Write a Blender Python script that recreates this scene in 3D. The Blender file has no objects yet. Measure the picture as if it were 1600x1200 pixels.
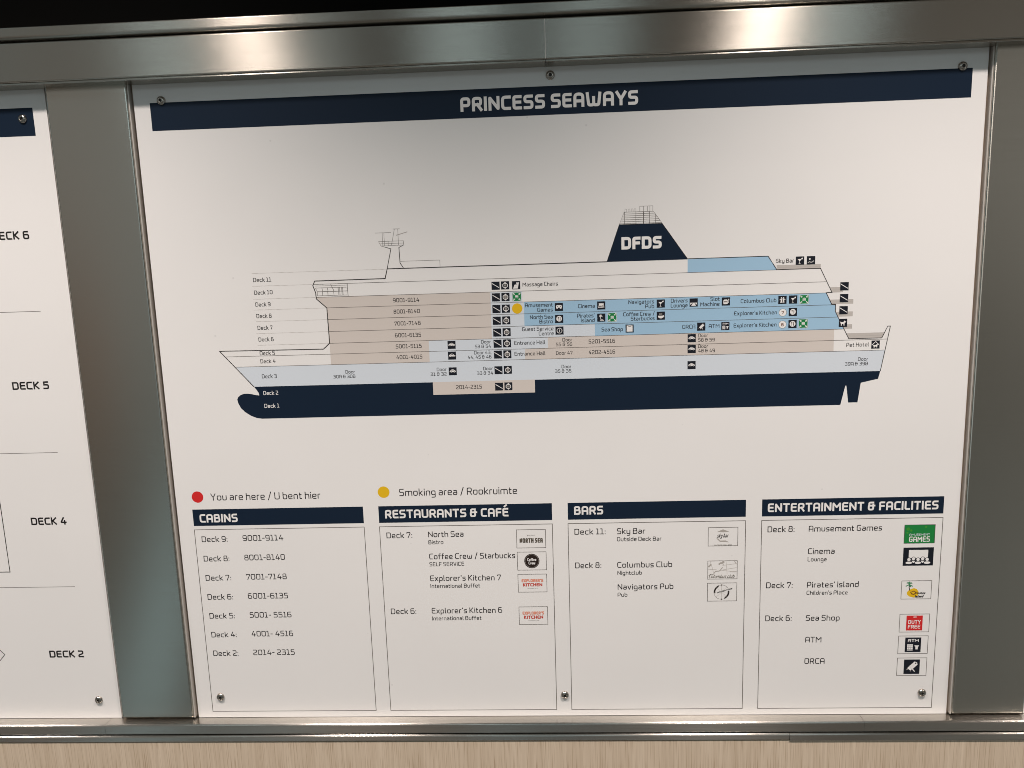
import bpy, bmesh, math
from mathutils import Vector, Matrix

# =====================================================================
# A steel-framed directory board on a wall, seen close up and indoors.
# Board coordinates: x to the right, y DOWN, z towards the wall, all in
# millimetres; the printed face of the boards is the plane z = 0.
# =====================================================================
scene = bpy.context.scene
col = scene.collection


def W(x, y, z=0.0):
    """board millimetres -> Blender metres"""
    return Vector((x / 1000.0, z / 1000.0, -y / 1000.0))


# ---------------------------------------------------------------- camera
cam_data = bpy.data.cameras.new('camera')
cam = bpy.data.objects.new('camera', cam_data)
col.objects.link(cam)
cam_data.sensor_fit = 'HORIZONTAL'
cam_data.sensor_width = 36.0
cam_data.lens = 36.0 * 1142.5 / 1600.0
cam_data.clip_start = 0.02
cam_data.clip_end = 100.0
right = Vector((0.998712, 0.039705, -0.031584))
down = Vector((-0.025055, -0.155340, -0.987543))
fwd = Vector((-0.044116, 0.987063, -0.154146))
cam.matrix_world = Matrix((
    (right.x, -down.x, -fwd.x, 0.0), (right.y, -down.y, -fwd.y, 0.0),
    (right.z, -down.z, -fwd.z, 0.0), (0, 0, 0, 1)))
cam.location = W(-14.68, 186.64, -795.98)
scene.camera = cam

# ---------------------------------------------------------------- light
scene.view_settings.view_transform = 'Standard'
scene.view_settings.look = 'None'
scene.view_settings.exposure = 0.0
scene.view_settings.gamma = 1.0

world = bpy.data.worlds.new('World')
scene.world = world
world.use_nodes = True
wn, wl = world.node_tree.nodes, world.node_tree.links
wn.clear()
wo = wn.new('ShaderNodeOutputWorld')
wb = wn.new('ShaderNodeBackground')
wl.new(wb.outputs[0], wo.inputs[0])
wtc = wn.new('ShaderNodeTexCoord')
wmap = wn.new('ShaderNodeMapping')
wmap.inputs['Scale'].default_value = (5.2, 5.2, 2.6)
wl.new(wtc.outputs['Generated'], wmap.inputs[0])
wno = wn.new('ShaderNodeTexNoise')
wno.inputs['Scale'].default_value = 1.0
wno.inputs['Detail'].default_value = 2.0
wl.new(wmap.outputs[0], wno.inputs['Vector'])
wr = wn.new('ShaderNodeValToRGB')         # the dim room behind the viewer: brown, with invented cool blotches to reflect
wr.color_ramp.elements[0].position = 0.40
wr.color_ramp.elements[0].color = (0.075, 0.055, 0.040, 1)
wr.color_ramp.elements[1].position = 0.66
wr.color_ramp.elements[1].color = (0.42, 0.61, 0.69, 1)
e = wr.color_ramp.elements.new(0.53)
e.color = (0.15, 0.14, 0.122, 1)
wl.new(wno.outputs['Fac'], wr.inputs[0])
wcol = wr.outputs[0]


def reflection_patch(d, inner, outer, colour):
    """a soft patch of colour added to the world for the steel to reflect"""
    global wcol
    v = Vector(d).normalized()
    dp = wn.new('ShaderNodeVectorMath')
    dp.operation = 'DOT_PRODUCT'
    dp.inputs[1].default_value = v
    wl.new(wtc.outputs['Generated'], dp.inputs[0])
    mr = wn.new('ShaderNodeMapRange')
    mr.interpolation_type = 'SMOOTHSTEP'
    mr.inputs[1].default_value = math.cos(math.radians(outer))
    mr.inputs[2].default_value = math.cos(math.radians(inner))
    wl.new(dp.outputs['Value'], mr.inputs[0])
    mx = wn.new('ShaderNodeMix')
    mx.data_type = 'RGBA'
    mx.inputs['B'].default_value = (*colour, 1)
    wl.new(mr.outputs[0], mx.inputs['Factor'])
    wl.new(wcol, mx.inputs['A'])
    wcol = mx.outputs['Result']


reflection_patch((-0.480, -0.850, -0.25), 6, 14, (0.105, 0.092, 0.075))
reflection_patch((-0.515, -0.840, 0.16), 4, 11, (0.36, 0.355, 0.335))
reflection_patch((-0.536, -0.850, -0.08), 1.2, 3.6, (0.42, 0.20, 0.11))
reflection_patch((-0.490, -0.866, -0.06), 0.8, 3.5, (0.42, 0.44, 0.43))
reflection_patch((-0.448, -0.826, -0.33), 0.6, 2.6, (0.50, 0.72, 0.78))
reflection_patch((-0.458, -0.792, -0.40), 0.6, 2.6, (0.60, 0.86, 0.93))
reflection_patch((-0.466, -0.757, -0.455), 0.8, 3.0, (0.60, 0.86, 0.93))
reflection_patch((-0.500, -0.735, -0.47), 0.8, 3.0, (0.38, 0.55, 0.60))
reflection_patch((0.530, -0.846, 0.10), 4, 12, (0.42, 0.41, 0.385))
reflection_patch((0.502, -0.865, -0.02), 0.8, 3.0, (0.10, 0.10, 0.085))
reflection_patch((0.490, -0.79, -0.38), 4, 14, (0.19, 0.205, 0.195))
wl.new(wcol, wb.inputs['Color'])
wb.inputs['Strength'].default_value = 0.9


def spot(x, y, z, power, colour, size=88.0, blend=0.5, radius=0.03):
    d = bpy.data.lights.new('downlight', 'SPOT')
    d.energy = power
    d.color = colour
    d.spot_size = math.radians(size)
    d.spot_blend = blend
    d.shadow_soft_size = radius
    o = bpy.data.objects.new('downlight', d)
    o.location = W(x, y, z)
    col.objects.link(o)
    return o


# warm ceiling downlights in a row in front of the wall
WARM = (1.0, 0.885, 0.822)
for lx in (-1640.0, -600.0, 440.0, 1480.0):
    spot(lx, -680.0, -575.0, 107.0, WARM, 105.0, 1.0, 0.05)
# cool lamps farther back in the room
COOL = (0.72, 0.93, 1.0)
for lx, ly, lz, p in ((-1480, -620, -2300, 1.0), (-930, -620, -2300, 0.5), (-330, -620, -2300, 0.9), (195, -620, -2300, 0.6),
                      (1120, -620, -2300, 1.0)):
    a = bpy.data.lights.new('ceiling_lamp', 'AREA')
    a.shape = 'RECTANGLE'
    a.size, a.size_y = 0.28, 0.5
    a.energy = p
    a.color = COOL
    o = bpy.data.objects.new('ceiling_lamp', a)
    o.location = W(lx, ly, lz)
    o.rotation_euler = (math.radians(35), 0, 0)
    col.objects.link(o)


scene.cycles.filter_width = 0.95
scene.cycles.use_adaptive_sampling = False


# ---------------------------------------------------------------- materials
def mat(name, colour, rough=0.5, metal=0.0, spec=0.5):
    m = bpy.data.materials.new(name)
    m.use_nodes = True
    b = m.node_tree.nodes['Principled BSDF']
    b.inputs['Base Color'].default_value = (*colour, 1)
    b.inputs['Roughness'].default_value = rough
    b.inputs['Metallic'].default_value = metal
    b.inputs['Specular IOR Level'].default_value = spec
    return m


def nodes_of(m):
    return m.node_tree.nodes, m.node_tree.links, m.node_tree.nodes['Principled BSDF']


def noise(nt, ln, scale, detail=3.0, rough=0.55, coord='Object'):
    tc = nt.new('ShaderNodeTexCoord')
    mp = nt.new('ShaderNodeMapping')
    mp.inputs['Scale'].default_value = scale
    ln.new(tc.outputs[coord], mp.inputs[0])
    n = nt.new('ShaderNodeTexNoise')
    n.inputs['Scale'].default_value = 1.0
    n.inputs['Detail'].default_value = detail
    n.inputs['Roughness'].default_value = rough
    ln.new(mp.outputs[0], n.inputs['Vector'])
    return n


def steel_material(name, colour, rough, aniso=0.75, grain=(6, 900, 900), bump=0.05, vary=0.05):
    m = mat(name, colour, rough, 1.0)
    nt, ln, b = nodes_of(m)
    b.inputs['Anisotropic'].default_value = aniso
    tg = nt.new('ShaderNodeCombineXYZ')
    tg.inputs[1].default_value = 0.55
    tg.inputs[2].default_value = 0.83
    ln.new(tg.outputs[0], b.inputs['Tangent'])
    n = noise(nt, ln, grain, 4.0, 0.7)
    r = nt.new('ShaderNodeMapRange')
    r.inputs[1].default_value = 0.3
    r.inputs[2].default_value = 0.7
    r.inputs[3].default_value = rough - 0.02
    r.inputs[4].default_value = rough + 0.03
    ln.new(n.outputs['Fac'], r.inputs[0])
    ln.new(r.outputs[0], b.inputs['Roughness'])
    mx = nt.new('ShaderNodeMix')
    mx.data_type = 'RGBA'
    mx.inputs['A'].default_value = (*[c * (1 - vary) for c in colour], 1)
    mx.inputs['B'].default_value = (*[min(1, c * (1 + vary)) for c in colour], 1)
    ln.new(n.outputs['Fac'], mx.inputs['Factor'])
    ln.new(mx.outputs['Result'], b.inputs['Base Color'])
    bp = nt.new('ShaderNodeBump')
    bp.inputs['Strength'].default_value = bump
    bp.inputs['Distance'].default_value = 0.0004
    ln.new(n.outputs['Fac'], bp.inputs['Height'])
    ln.new(bp.outputs[0], b.inputs['Normal'])
    return m


STEEL = steel_material('brushed_steel', (0.41, 0.385, 0.34), 0.24, 0.98, (22, 3200, 3200), 0.05)
STEEL_LEDGE = steel_material('ledge_steel', (0.56, 0.53, 0.485), 0.23, 0.97, (22, 3200, 3200), 0.05)
STEEL_PILLAR = steel_material('brushed_steel_pillar', (0.52, 0.50, 0.45), 0.20, 0.97, (18, 1500, 1500), 0.03, 0.06)
EDGE = mat('bright_line_metal', (0.66, 0.62, 0.57), 0.42, 0.45)  # on the pillars its pale colour stands in for the mirrored white board
SCREW = mat('screw_steel', (0.42, 0.38, 0.34), 0.2, 1.0)
SOCKET = mat('screw_socket', (0.02, 0.018, 0.016), 0.5)
BLACK = mat('black_panel_paint', (0.0022, 0.0021, 0.0018), 0.6, 0.0, 0.03)
BACKING = mat('dark_backing', (0.30, 0.24, 0.19), 0.6)


def board_material():
    m = mat('satin_white_board', (0.80, 0.79, 0.775), 0.42, 0.0, 0.4)
    nt, ln, b = nodes_of(m)
    n = noise(nt, ln, (7, 7, 7), 5.0, 0.6)
    mx = nt.new('ShaderNodeMix')
    mx.data_type = 'RGBA'
    mx.inputs['A'].default_value = (0.775, 0.765, 0.75, 1)
    mx.inputs['B'].default_value = (0.82, 0.81, 0.795, 1)
    ln.new(n.outputs['Fac'], mx.inputs['Factor'])
    tc = nt.new('ShaderNodeTexCoord')
    vo = nt.new('ShaderNodeTexVoronoi')          # sparse specks of dirt
    vo.inputs['Scale'].default_value = 24.0
    ln.new(tc.outputs['Object'], vo.inputs['Vector'])
    sp = nt.new('ShaderNodeMapRange')
    sp.inputs[1].default_value = 0.022
    sp.inputs[2].default_value = 0.034
    sp.inputs[3].default_value = 0.88
    sp.inputs[4].default_value = 1.0
    ln.new(vo.outputs['Distance'], sp.inputs[0])
    mu = nt.new('ShaderNodeMix')
    mu.data_type = 'RGBA'
    mu.blend_type = 'MULTIPLY'
    mu.inputs['Factor'].default_value = 1.0
    ln.new(mx.outputs['Result'], mu.inputs['A'])
    ln.new(sp.outputs[0], mu.inputs['B'])
    ln.new(mu.outputs['Result'], b.inputs['Base Color'])
    sm = noise(nt, ln, (9, 9, 14), 6.0, 0.65)     # wiped smears in the sheen
    sr = nt.new('ShaderNodeMapRange')
    sr.inputs[1].default_value = 0.35
    sr.inputs[2].default_value = 0.65
    sr.inputs[3].default_value = 0.33
    sr.inputs[4].default_value = 0.52
    ln.new(sm.outputs['Fac'], sr.inputs[0])
    ln.new(sr.outputs[0], b.inputs['Roughness'])
    n2 = noise(nt, ln, (420, 420, 420), 2.0)
    bp = nt.new('ShaderNodeBump')
    bp.inputs['Strength'].default_value = 0.04
    bp.inputs['Distance'].default_value = 0.0003
    ln.new(n2.outputs['Fac'], bp.inputs['Height'])
    ln.new(bp.outputs[0], b.inputs['Normal'])
    return m


BOARD = board_material()


def ink(name, colour, rough=0.42):
    return mat(name, colour, rough, 0.0, 0.35)


NAVY = mat('navy_ink', (0.0085, 0.0175, 0.0350), 0.38, 0.0, 0.14)
WHITE = ink('white_ink', (0.80, 0.79, 0.775))
TEXT = ink('dark_text_ink', (0.018, 0.015, 0.015))
PLAN_TEXT = ink('black_text_ink', (0.012, 0.010, 0.010))
OUTLINE = ink('outline_ink', (0.020, 0.016, 0.014))
LINE = ink('thin_line_ink', (0.085, 0.072, 0.062))
DOTTED = ink('pale_line_ink', (0.36, 0.33, 0.30))
BEIGE = ink('beige_ink', (0.63, 0.575, 0.53))
PALE = ink('pale_grey_ink', (0.64, 0.695, 0.75))
BLUE = ink('light_blue_ink', (0.335, 0.525, 0.69))
ICON = ink('icon_black_ink', (0.008, 0.010, 0.017))
GREEN = ink('green_ink', (0.008, 0.20, 0.055))
LEAF = ink('leaf_green_ink', (0.05, 0.22, 0.10))
GAMES = ink('games_green_ink', (0.012, 0.21, 0.045))
GAMES2 = ink('games_light_green_ink', (0.05, 0.27, 0.03))
RED = ink('red_ink', (0.62, 0.022, 0.022))
YELLOW = ink('yellow_ink', (0.74, 0.46, 0.012))
SALMON = ink('salmon_ink', (0.72, 0.27, 0.18))
TOMATO = ink('tomato_ink', (0.52, 0.055, 0.035))
BROWN = ink('coffee_ink', (0.022, 0.013, 0.010))
DUSK = ink('grey_brown_ink', (0.10, 0.085, 0.065))
GREY = ink('grey_ink', (0.40, 0.375, 0.345))
BALCONY = ink('balcony_grey_ink', (0.50, 0.47, 0.44))
ORANGE = ink('digit_ink', (0.16, 0.055, 0.02))


def wood_material():
    m = mat('oak_veneer', (0.4, 0.28, 0.17), 0.5, 0.0, 0.35)
    nt, ln, b = nodes_of(m)
    wide = noise(nt, ln, (38, 38, 1.6), 4.0, 0.6)
    fine = noise(nt, ln, (330, 330, 5.5), 3.0, 0.6)
    pore = noise(nt, ln, (900, 900, 16), 2.0, 0.5)
    cr = nt.new('ShaderNodeValToRGB')
    cr.color_ramp.elements[0].position = 0.30
    cr.color_ramp.elements[0].color = (0.53, 0.42, 0.305, 1)
    cr.color_ramp.elements[1].position = 0.70
    cr.color_ramp.elements[1].color = (0.69, 0.575, 0.445, 1)
    mid = nt.new('ShaderNodeMix')
    mid.data_type = 'FLOAT'
    mid.inputs['Factor'].default_value = 0.62
    ln.new(wide.outputs['Fac'], mid.inputs['A'])
    ln.new(fine.outputs['Fac'], mid.inputs['B'])
    ln.new(mid.outputs['Result'], cr.inputs[0])
    pr = nt.new('ShaderNodeValToRGB')
    pr.color_ramp.elements[0].position = 0.36
    pr.color_ramp.elements[0].color = (0.75, 0.70, 0.65, 1)
    pr.color_ramp.elements[1].position = 0.46
    pr.color_ramp.elements[1].color = (1, 1, 1, 1)
    ln.new(pore.outputs['Fac'], pr.inputs[0])
    mu = nt.new('ShaderNodeMix')
    mu.data_type = 'RGBA'
    mu.blend_type = 'MULTIPLY'
    mu.inputs['Factor'].default_value = 1.0
    ln.new(cr.outputs[0], mu.inputs['A'])
    ln.new(pr.outputs[0], mu.inputs['B'])
    ln.new(mu.outputs['Result'], b.inputs['Base Color'])
    bp = nt.new('ShaderNodeBump')
    bp.inputs['Strength'].default_value = 0.15
    bp.inputs['Distance'].default_value = 0.0004
    ln.new(pore.outputs['Fac'], bp.inputs['Height'])
    ln.new(bp.outputs[0], b.inputs['Normal'])
    return m


WOOD = wood_material()


# ---------------------------------------------------------------- objects
def tag(o, label=None, cat=None, group=None, kind=None):
    for k, v in (('label', label), ('category', cat), ('group', group), ('kind', kind)):
        if v:
            o[k] = v
    return o


def empty(name, x, y, z=0.0):
    o = bpy.data.objects.new(name, None)
    o.empty_display_size = 0.02
    o.location = W(x, y, z)
    col.objects.link(o)
    return o


def link(name, bm, mats, parent=None, smooth=False):
    me = bpy.data.meshes.new(name)
    bm.normal_update()
    bm.to_mesh(me)
    bm.free()
    for m in mats:
        me.materials.append(m)
    if smooth:
        for p in me.polygons:
            p.use_smooth = True
    o = bpy.data.objects.new(name, me)
    col.objects.link(o)
    if parent:
        o.parent = parent
        loc = Vector((0, 0, 0))
        q = parent
        while q:
            loc += q.location
            q = q.parent
        me.transform(Matrix.Translation(-loc))
    return o


def box(bm, x0, x1, y0, y1, z0, z1, bevel=0.0, seg=3):
    """box in board millimetres, its edges rounded by bevel"""
    n0 = len(bm.verts)
    vs = [bm.verts.new(W(x, y, z)) for x in (x0, x1) for y in (y0, y1) for z in (z0, z1)]
    bm.verts.ensure_lookup_table()
    fs = []
    for q in ((0, 1, 3, 2), (4, 6, 7, 5), (0, 4, 5, 1), (2, 3, 7, 6), (0, 2, 6, 4), (1, 5, 7, 3)):
        fs.append(bm.faces.new([vs[i] for i in q]))
    bmesh.ops.recalc_face_normals(bm, faces=fs)
    if bevel:
        es = list({e for f in fs for e in f.edges})
        bmesh.ops.bevel(bm, geom=es, offset=bevel / 1000.0, segments=seg, profile=0.5, affect='EDGES')


def profile_bar(bm, x0, x1, pts):
    """a bar along x with the cross-section pts = [(z, y), ...] in millimetres"""
    a = [bm.verts.new(W(x0, y, z)) for z, y in pts]
    b = [bm.verts.new(W(x1, y, z)) for z, y in pts]
    n = len(pts)
    fs = [bm.faces.new((a[i], a[(i + 1) % n], b[(i + 1) % n], b[i])) for i in range(n)]
    fs.append(bm.faces.new(a))
    fs.append(bm.faces.new(b[::-1]))
    bmesh.ops.recalc_face_normals(bm, faces=fs)


def rounded(pts, radii, seg=5):
    """closed polygon with its corners rounded by the given radii"""
    out = []
    n = len(pts)
    for i in range(n):
        p = Vector(pts[i])
        r = radii[i]
        if r <= 0:
            out.append(tuple(p))
            continue
        a, b = Vector(pts[i - 1]), Vector(pts[(i + 1) % n])
        out += arc_corner(a, p, b, r, seg)
    return out


def arc_corner(a, p, b, r, seg):
    u, v = (a - p), (b - p)
    lu, lv = u.length, v.length
    if lu < 1e-6 or lv < 1e-6:
        return [tuple(p)]
    u, v = u / lu, v / lv
    c = max(-1.0, min(1.0, u.dot(v)))
    ang = math.acos(c)
    if ang > math.pi - 0.02 or ang < 0.02:
        return [tuple(p)]
    t = min(r / math.tan(ang / 2), lu * 0.5, lv * 0.5)
    p0, p1 = p + u * t, p + v * t
    res = []
    for k in range(seg + 1):                    # quadratic-like corner, a little squarer than an arc
        s = k / seg
        w = 1.25
        d = (1 - s) ** 2 + 2 * w * s * (1 - s) + s * s
        q = (p0 * (1 - s) ** 2 + p * (2 * w * s * (1 - s)) + p1 * s * s) / d
        res.append((q.x, q.y))
    return res


# ---------------------------------------------------------------- lettering
# A monoline technical typeface. Every glyph: (ink width, [(points, corner radius)]),
# in units of a tenth of the capital height; lower-case x-height is 7.
G = {
    'A': (6.2, [([(0, 0), (0, 10), (6.2, 10), (6.2, 0)], 2.6), ([(0, 4), (6.2, 4)], 0)]),
    'B': (6.0, [([(0, 0), (0, 10), (5.5, 10), (5.5, 5.3), (0.4, 5.3)], 1.6), ([(3.6, 5.3), (6, 5.3), (6, 0), (0.3, 0)], 1.8)]),
    'C': (5.6, [([(5.6, 10), (0, 10), (0, 0), (5.6, 0)], 2.3)]),
    'D': (6.2, [([(0, 0), (0, 10)], 0), ([(0, 10), (6.2, 10), (6.2, 0), (0, 0)], 2.4)]),
    'E': (5.4, [([(5.3, 10), (0, 10), (0, 0), (5.4, 0)], 1.5), ([(0, 5.2), (4.9, 5.2)], 0)]),
    'F': (5.2, [([(5.2, 10), (0, 10), (0, 0)], 1.3), ([(0, 4.9), (4.7, 4.9)], 0)]),
    'G': (6.0, [([(5.6, 10), (0, 10), (0, 0), (6, 0), (6, 4.9), (3.6, 4.9)], 2.0)]),
    'H': (6.2, [([(0, 0), (0, 10)], 0), ([(6.2, 0), (6.2, 10)], 0), ([(0, 5.1), (6.2, 5.1)], 0)]),
    'I': (0.0, [([(0, 0), (0, 10)], 0)]),
    'K': (5.8, [([(0, 0), (0, 10)], 0), ([(5.4, 10), (1.2, 5.2), (5.6, 0)], 0.6), ([(0, 5.2), (1.4, 5.2)], 0)]),
    'L': (4.9, [([(0, 10), (0, 0), (4.9, 0)], 1.5)]),
    'M': (7.6, [([(0, 0), (0, 10), (3.8, 4.2), (7.6, 10), (7.6, 0)], 0.3)]),
    'N': (6.4, [([(0, 0), (0, 10), (6.4, 0), (6.4, 10)], 0.3)]),
    'O': (6.2, [([(3, 10), (6.2, 10), (6.2, 0), (0, 0), (0, 10), (3.2, 10)], 2.3)]),
    'P': (5.8, [([(0, 0), (0, 10), (5.8, 10), (5.8, 4), (0.2, 4)], 1.9)]),
    'R': (6.0, [([(0, 0), (0, 10), (5.8, 10), (5.8, 4.4), (0.2, 4.4)], 1.9), ([(3.2, 4.4), (6, 0)], 0)]),
    'S': (5.7, [([(5.4, 10), (0, 10), (0, 5.2), (5.7, 5.2), (5.7, 0), (0.1, 0)], 1.8)]),
    'T': (5.8, [([(0, 10), (5.8, 10)], 0), ([(2.9, 10), (2.9, 0)], 0)]),
    'U': (6.2, [([(0, 10), (0, 0), (6.2, 0), (6.2, 10)], 2.2)]),
    'V': (6.0, [([(0, 10), (2.6, 0), (3.4, 0), (6, 10)], 0.6)]),
    'W': (8.8, [([(0, 10), (0.9, 0), (4.4, 0), (4.4, 6.4)], 1.5), ([(4.4, 6.4), (4.4, 0), (7.9, 0), (8.8, 10)], 1.5)]),
    'X': (6.0, [([(0, 10), (6, 0)], 0), ([(6, 10), (0, 0)], 0)]),
    'Y': (6.2, [([(0, 10), (3.1, 4.2), (6.2, 10)], 0.8), ([(3.1, 4.2), (3.1, 0)], 0)]),
    'Z': (5.6, [([(0, 10), (5.6, 10), (0, 0), (5.6, 0)], 0.5)]),
    '0': (6.0, [([(3, 10), (6, 10), (6, 0), (0, 0), (0, 10), (3.2, 10)], 2.4)]),
    '1': (4.4, [([(0, 10), (2.2, 10), (2.2, 0)], 0.4), ([(0, 0), (4.4, 0)], 0)]),
    '2': (5.6, [([(0.2, 10), (5.4, 10), (5.4, 5.6), (0, 2.9), (0, 0), (5.6, 0)], 1.6)]),
    '3': (5.6, [([(0.1, 10), (5.2, 10), (5.2, 5.3), (1.4, 5.3)], 1.6), ([(3.4, 5.3), (5.6, 5.3), (5.6, 0), (0, 0)], 1.7)]),
    '4': (6.2, [([(3.4, 10), (0, 2.6), (6.2, 2.6)], 0.5), ([(4.7, 5.2), (4.7, 0)], 0)]),
    '5': (5.6, [([(5.1, 10), (0.4, 10), (0.4, 5.7)], 0.3), ([(0.4, 5.7), (5.6, 5.7), (5.6, 0), (0, 0)], 1.8)]),
    '6': (5.8, [([(5, 10), (0, 10), (0, 0), (5.8, 0), (5.8, 5.7), (0, 5.7)], 2.0)]),
    '7': (5.4, [([(0, 8.7), (0, 10), (5.4, 10), (5.4, 8.2), (1.9, 0)], 0.4)]),
    '8': (5.8, [([(3, 10), (5.4, 10), (5.4, 5.3), (0.4, 5.3), (0.4, 10), (3.2, 10)], 1.6), ([(3, 5.3), (5.8, 5.3), (5.8, 0), (0, 0), (0, 5.3), (3.2, 5.3)], 1.7)]),
    '9': (5.8, [([(0.8, 0), (5.8, 0), (5.8, 10), (0, 10), (0, 4.3), (5.8, 4.3)], 2.0)]),
    'a': (5.0, [([(0.7, 7), (5, 7), (5, 0), (0, 0), (0, 3.9), (5, 3.9)], 1.6)]),
    'b': (5.2, [([(0, 10), (0, 0), (5.2, 0), (5.2, 7), (0.2, 7)], 1.9)]),
    'c': (4.6, [([(4.6, 7), (0, 7), (0, 0), (4.6, 0)], 2.0)]),
    'd': (5.2, [([(5.2, 10), (5.2, 0), (0, 0), (0, 7), (5, 7)], 1.9)]),
    'e': (5.1, [([(4.8, 0), (0, 0), (0, 7), (5.1, 7), (5.1, 3.3), (0.2, 3.3)], 1.9)]),
    'f': (3.6, [([(3.6, 10), (1.1, 10), (1.1, 0)], 1.7), ([(0, 6.7), (3.4, 6.7)], 0)]),
    'g': (5.2, [([(0.4, -3), (5.2, -3), (5.2, 7), (0, 7), (0, 0.6), (5, 0.6)], 1.9)]),
    'h': (5.1, [([(0, 0), (0, 10)], 0), ([(0.2, 7), (5.1, 7), (5.1, 0)], 1.9)]),
    'i': (0.0, [([(0, 0), (0, 7)], 0), ([(0, 9.4), (0, 9.7)], 0)]),
    'k': (4.9, [([(0, 0), (0, 10)], 0), ([(4.6, 7), (1.1, 3.6), (4.9, 0)], 0.4), ([(0, 3.6), (1.2, 3.6)], 0)]),
    'l': (1.9, [([(0, 10), (0, 0), (1.9, 0)], 1.4)]),
    'm': (8.6, [([(0, 0), (0, 7), (8.6, 7), (8.6, 0)], 1.5), ([(4.3, 7), (4.3, 0)], 0)]),
    'n': (5.1, [([(0, 0), (0, 7), (5.1, 7), (5.1, 0)], 1.7)]),
    'o': (5.3, [([(2.6, 7), (5.3, 7), (5.3, 0), (0, 0), (0, 7), (2.8, 7)], 2.1)]),
    'p': (5.2, [([(0, -3), (0, 7), (5.2, 7), (5.2, 0), (0.2, 0)], 1.9)]),
    'r': (3.2, [([(0, 0), (0, 7), (3.2, 7)], 1.7)]),
    's': (4.6, [([(4.4, 7), (0, 7), (0, 3.6), (4.6, 3.6), (4.6, 0), (0.1, 0)], 1.5)]),
    't': (3.4, [([(0.9, 9), (0.9, 0), (3.4, 0)], 1.6), ([(0, 6.7), (3.2, 6.7)], 0)]),
    'u': (5.1, [([(0, 7), (0, 0), (5.1, 0), (5.1, 7)], 1.8)]),
    'v': (5.0, [([(0, 7), (2.2, 0), (2.8, 0), (5, 7)], 0.5)]),
    'w': (7.6, [([(0, 7), (0.7, 0), (3.8, 0), (3.8, 5)], 1.3), ([(3.8, 5), (3.8, 0), (6.9, 0), (7.6, 7)], 1.3)]),
    'x': (4.8, [([(0, 7), (4.8, 0)], 0), ([(4.8, 7), (0, 0)], 0)]),
    'y': (5.1, [([(0, 7), (0, 0), (5.1, 0)], 1.8), ([(5.1, 7), (5.1, -3), (0.7, -3)], 1.8)]),
    ':': (0.0, [([(0, 0.2), (0, 0.4)], 0), ([(0, 5.6), (0, 5.8)], 0)]),
    '-': (3.2, [([(0, 4.2), (3.2, 4.2)], 0)]),
    '/': (4.2, [([(0, -1), (4.2, 10.5)], 0)]),
    ',': (0.4, [([(0.4, 0.3), (0, -1.6)], 0)]),
    "'": (0.3, [([(0.3, 10), (0, 8.4)], 0)]),
    '.': (0.0, [([(0, 0), (0, 0.2)], 0)]),
    '&': (6.6, [([(5.0, 10), (0.4, 10), (0.4, 5.6), (6.6, 5.6)], 1.6), ([(0.6, 5.6), (0, 5.6), (0, 0), (5.2, 0), (5.2, 7.2)], 1.8)]),
}
G['É'] = (G['E'][0], G['E'][1] + [([(1.8, 11.8), (3.8, 13.2)], 0)])


THIN = 0.22     # the print film is thin: every height given below is scaled by this


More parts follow.
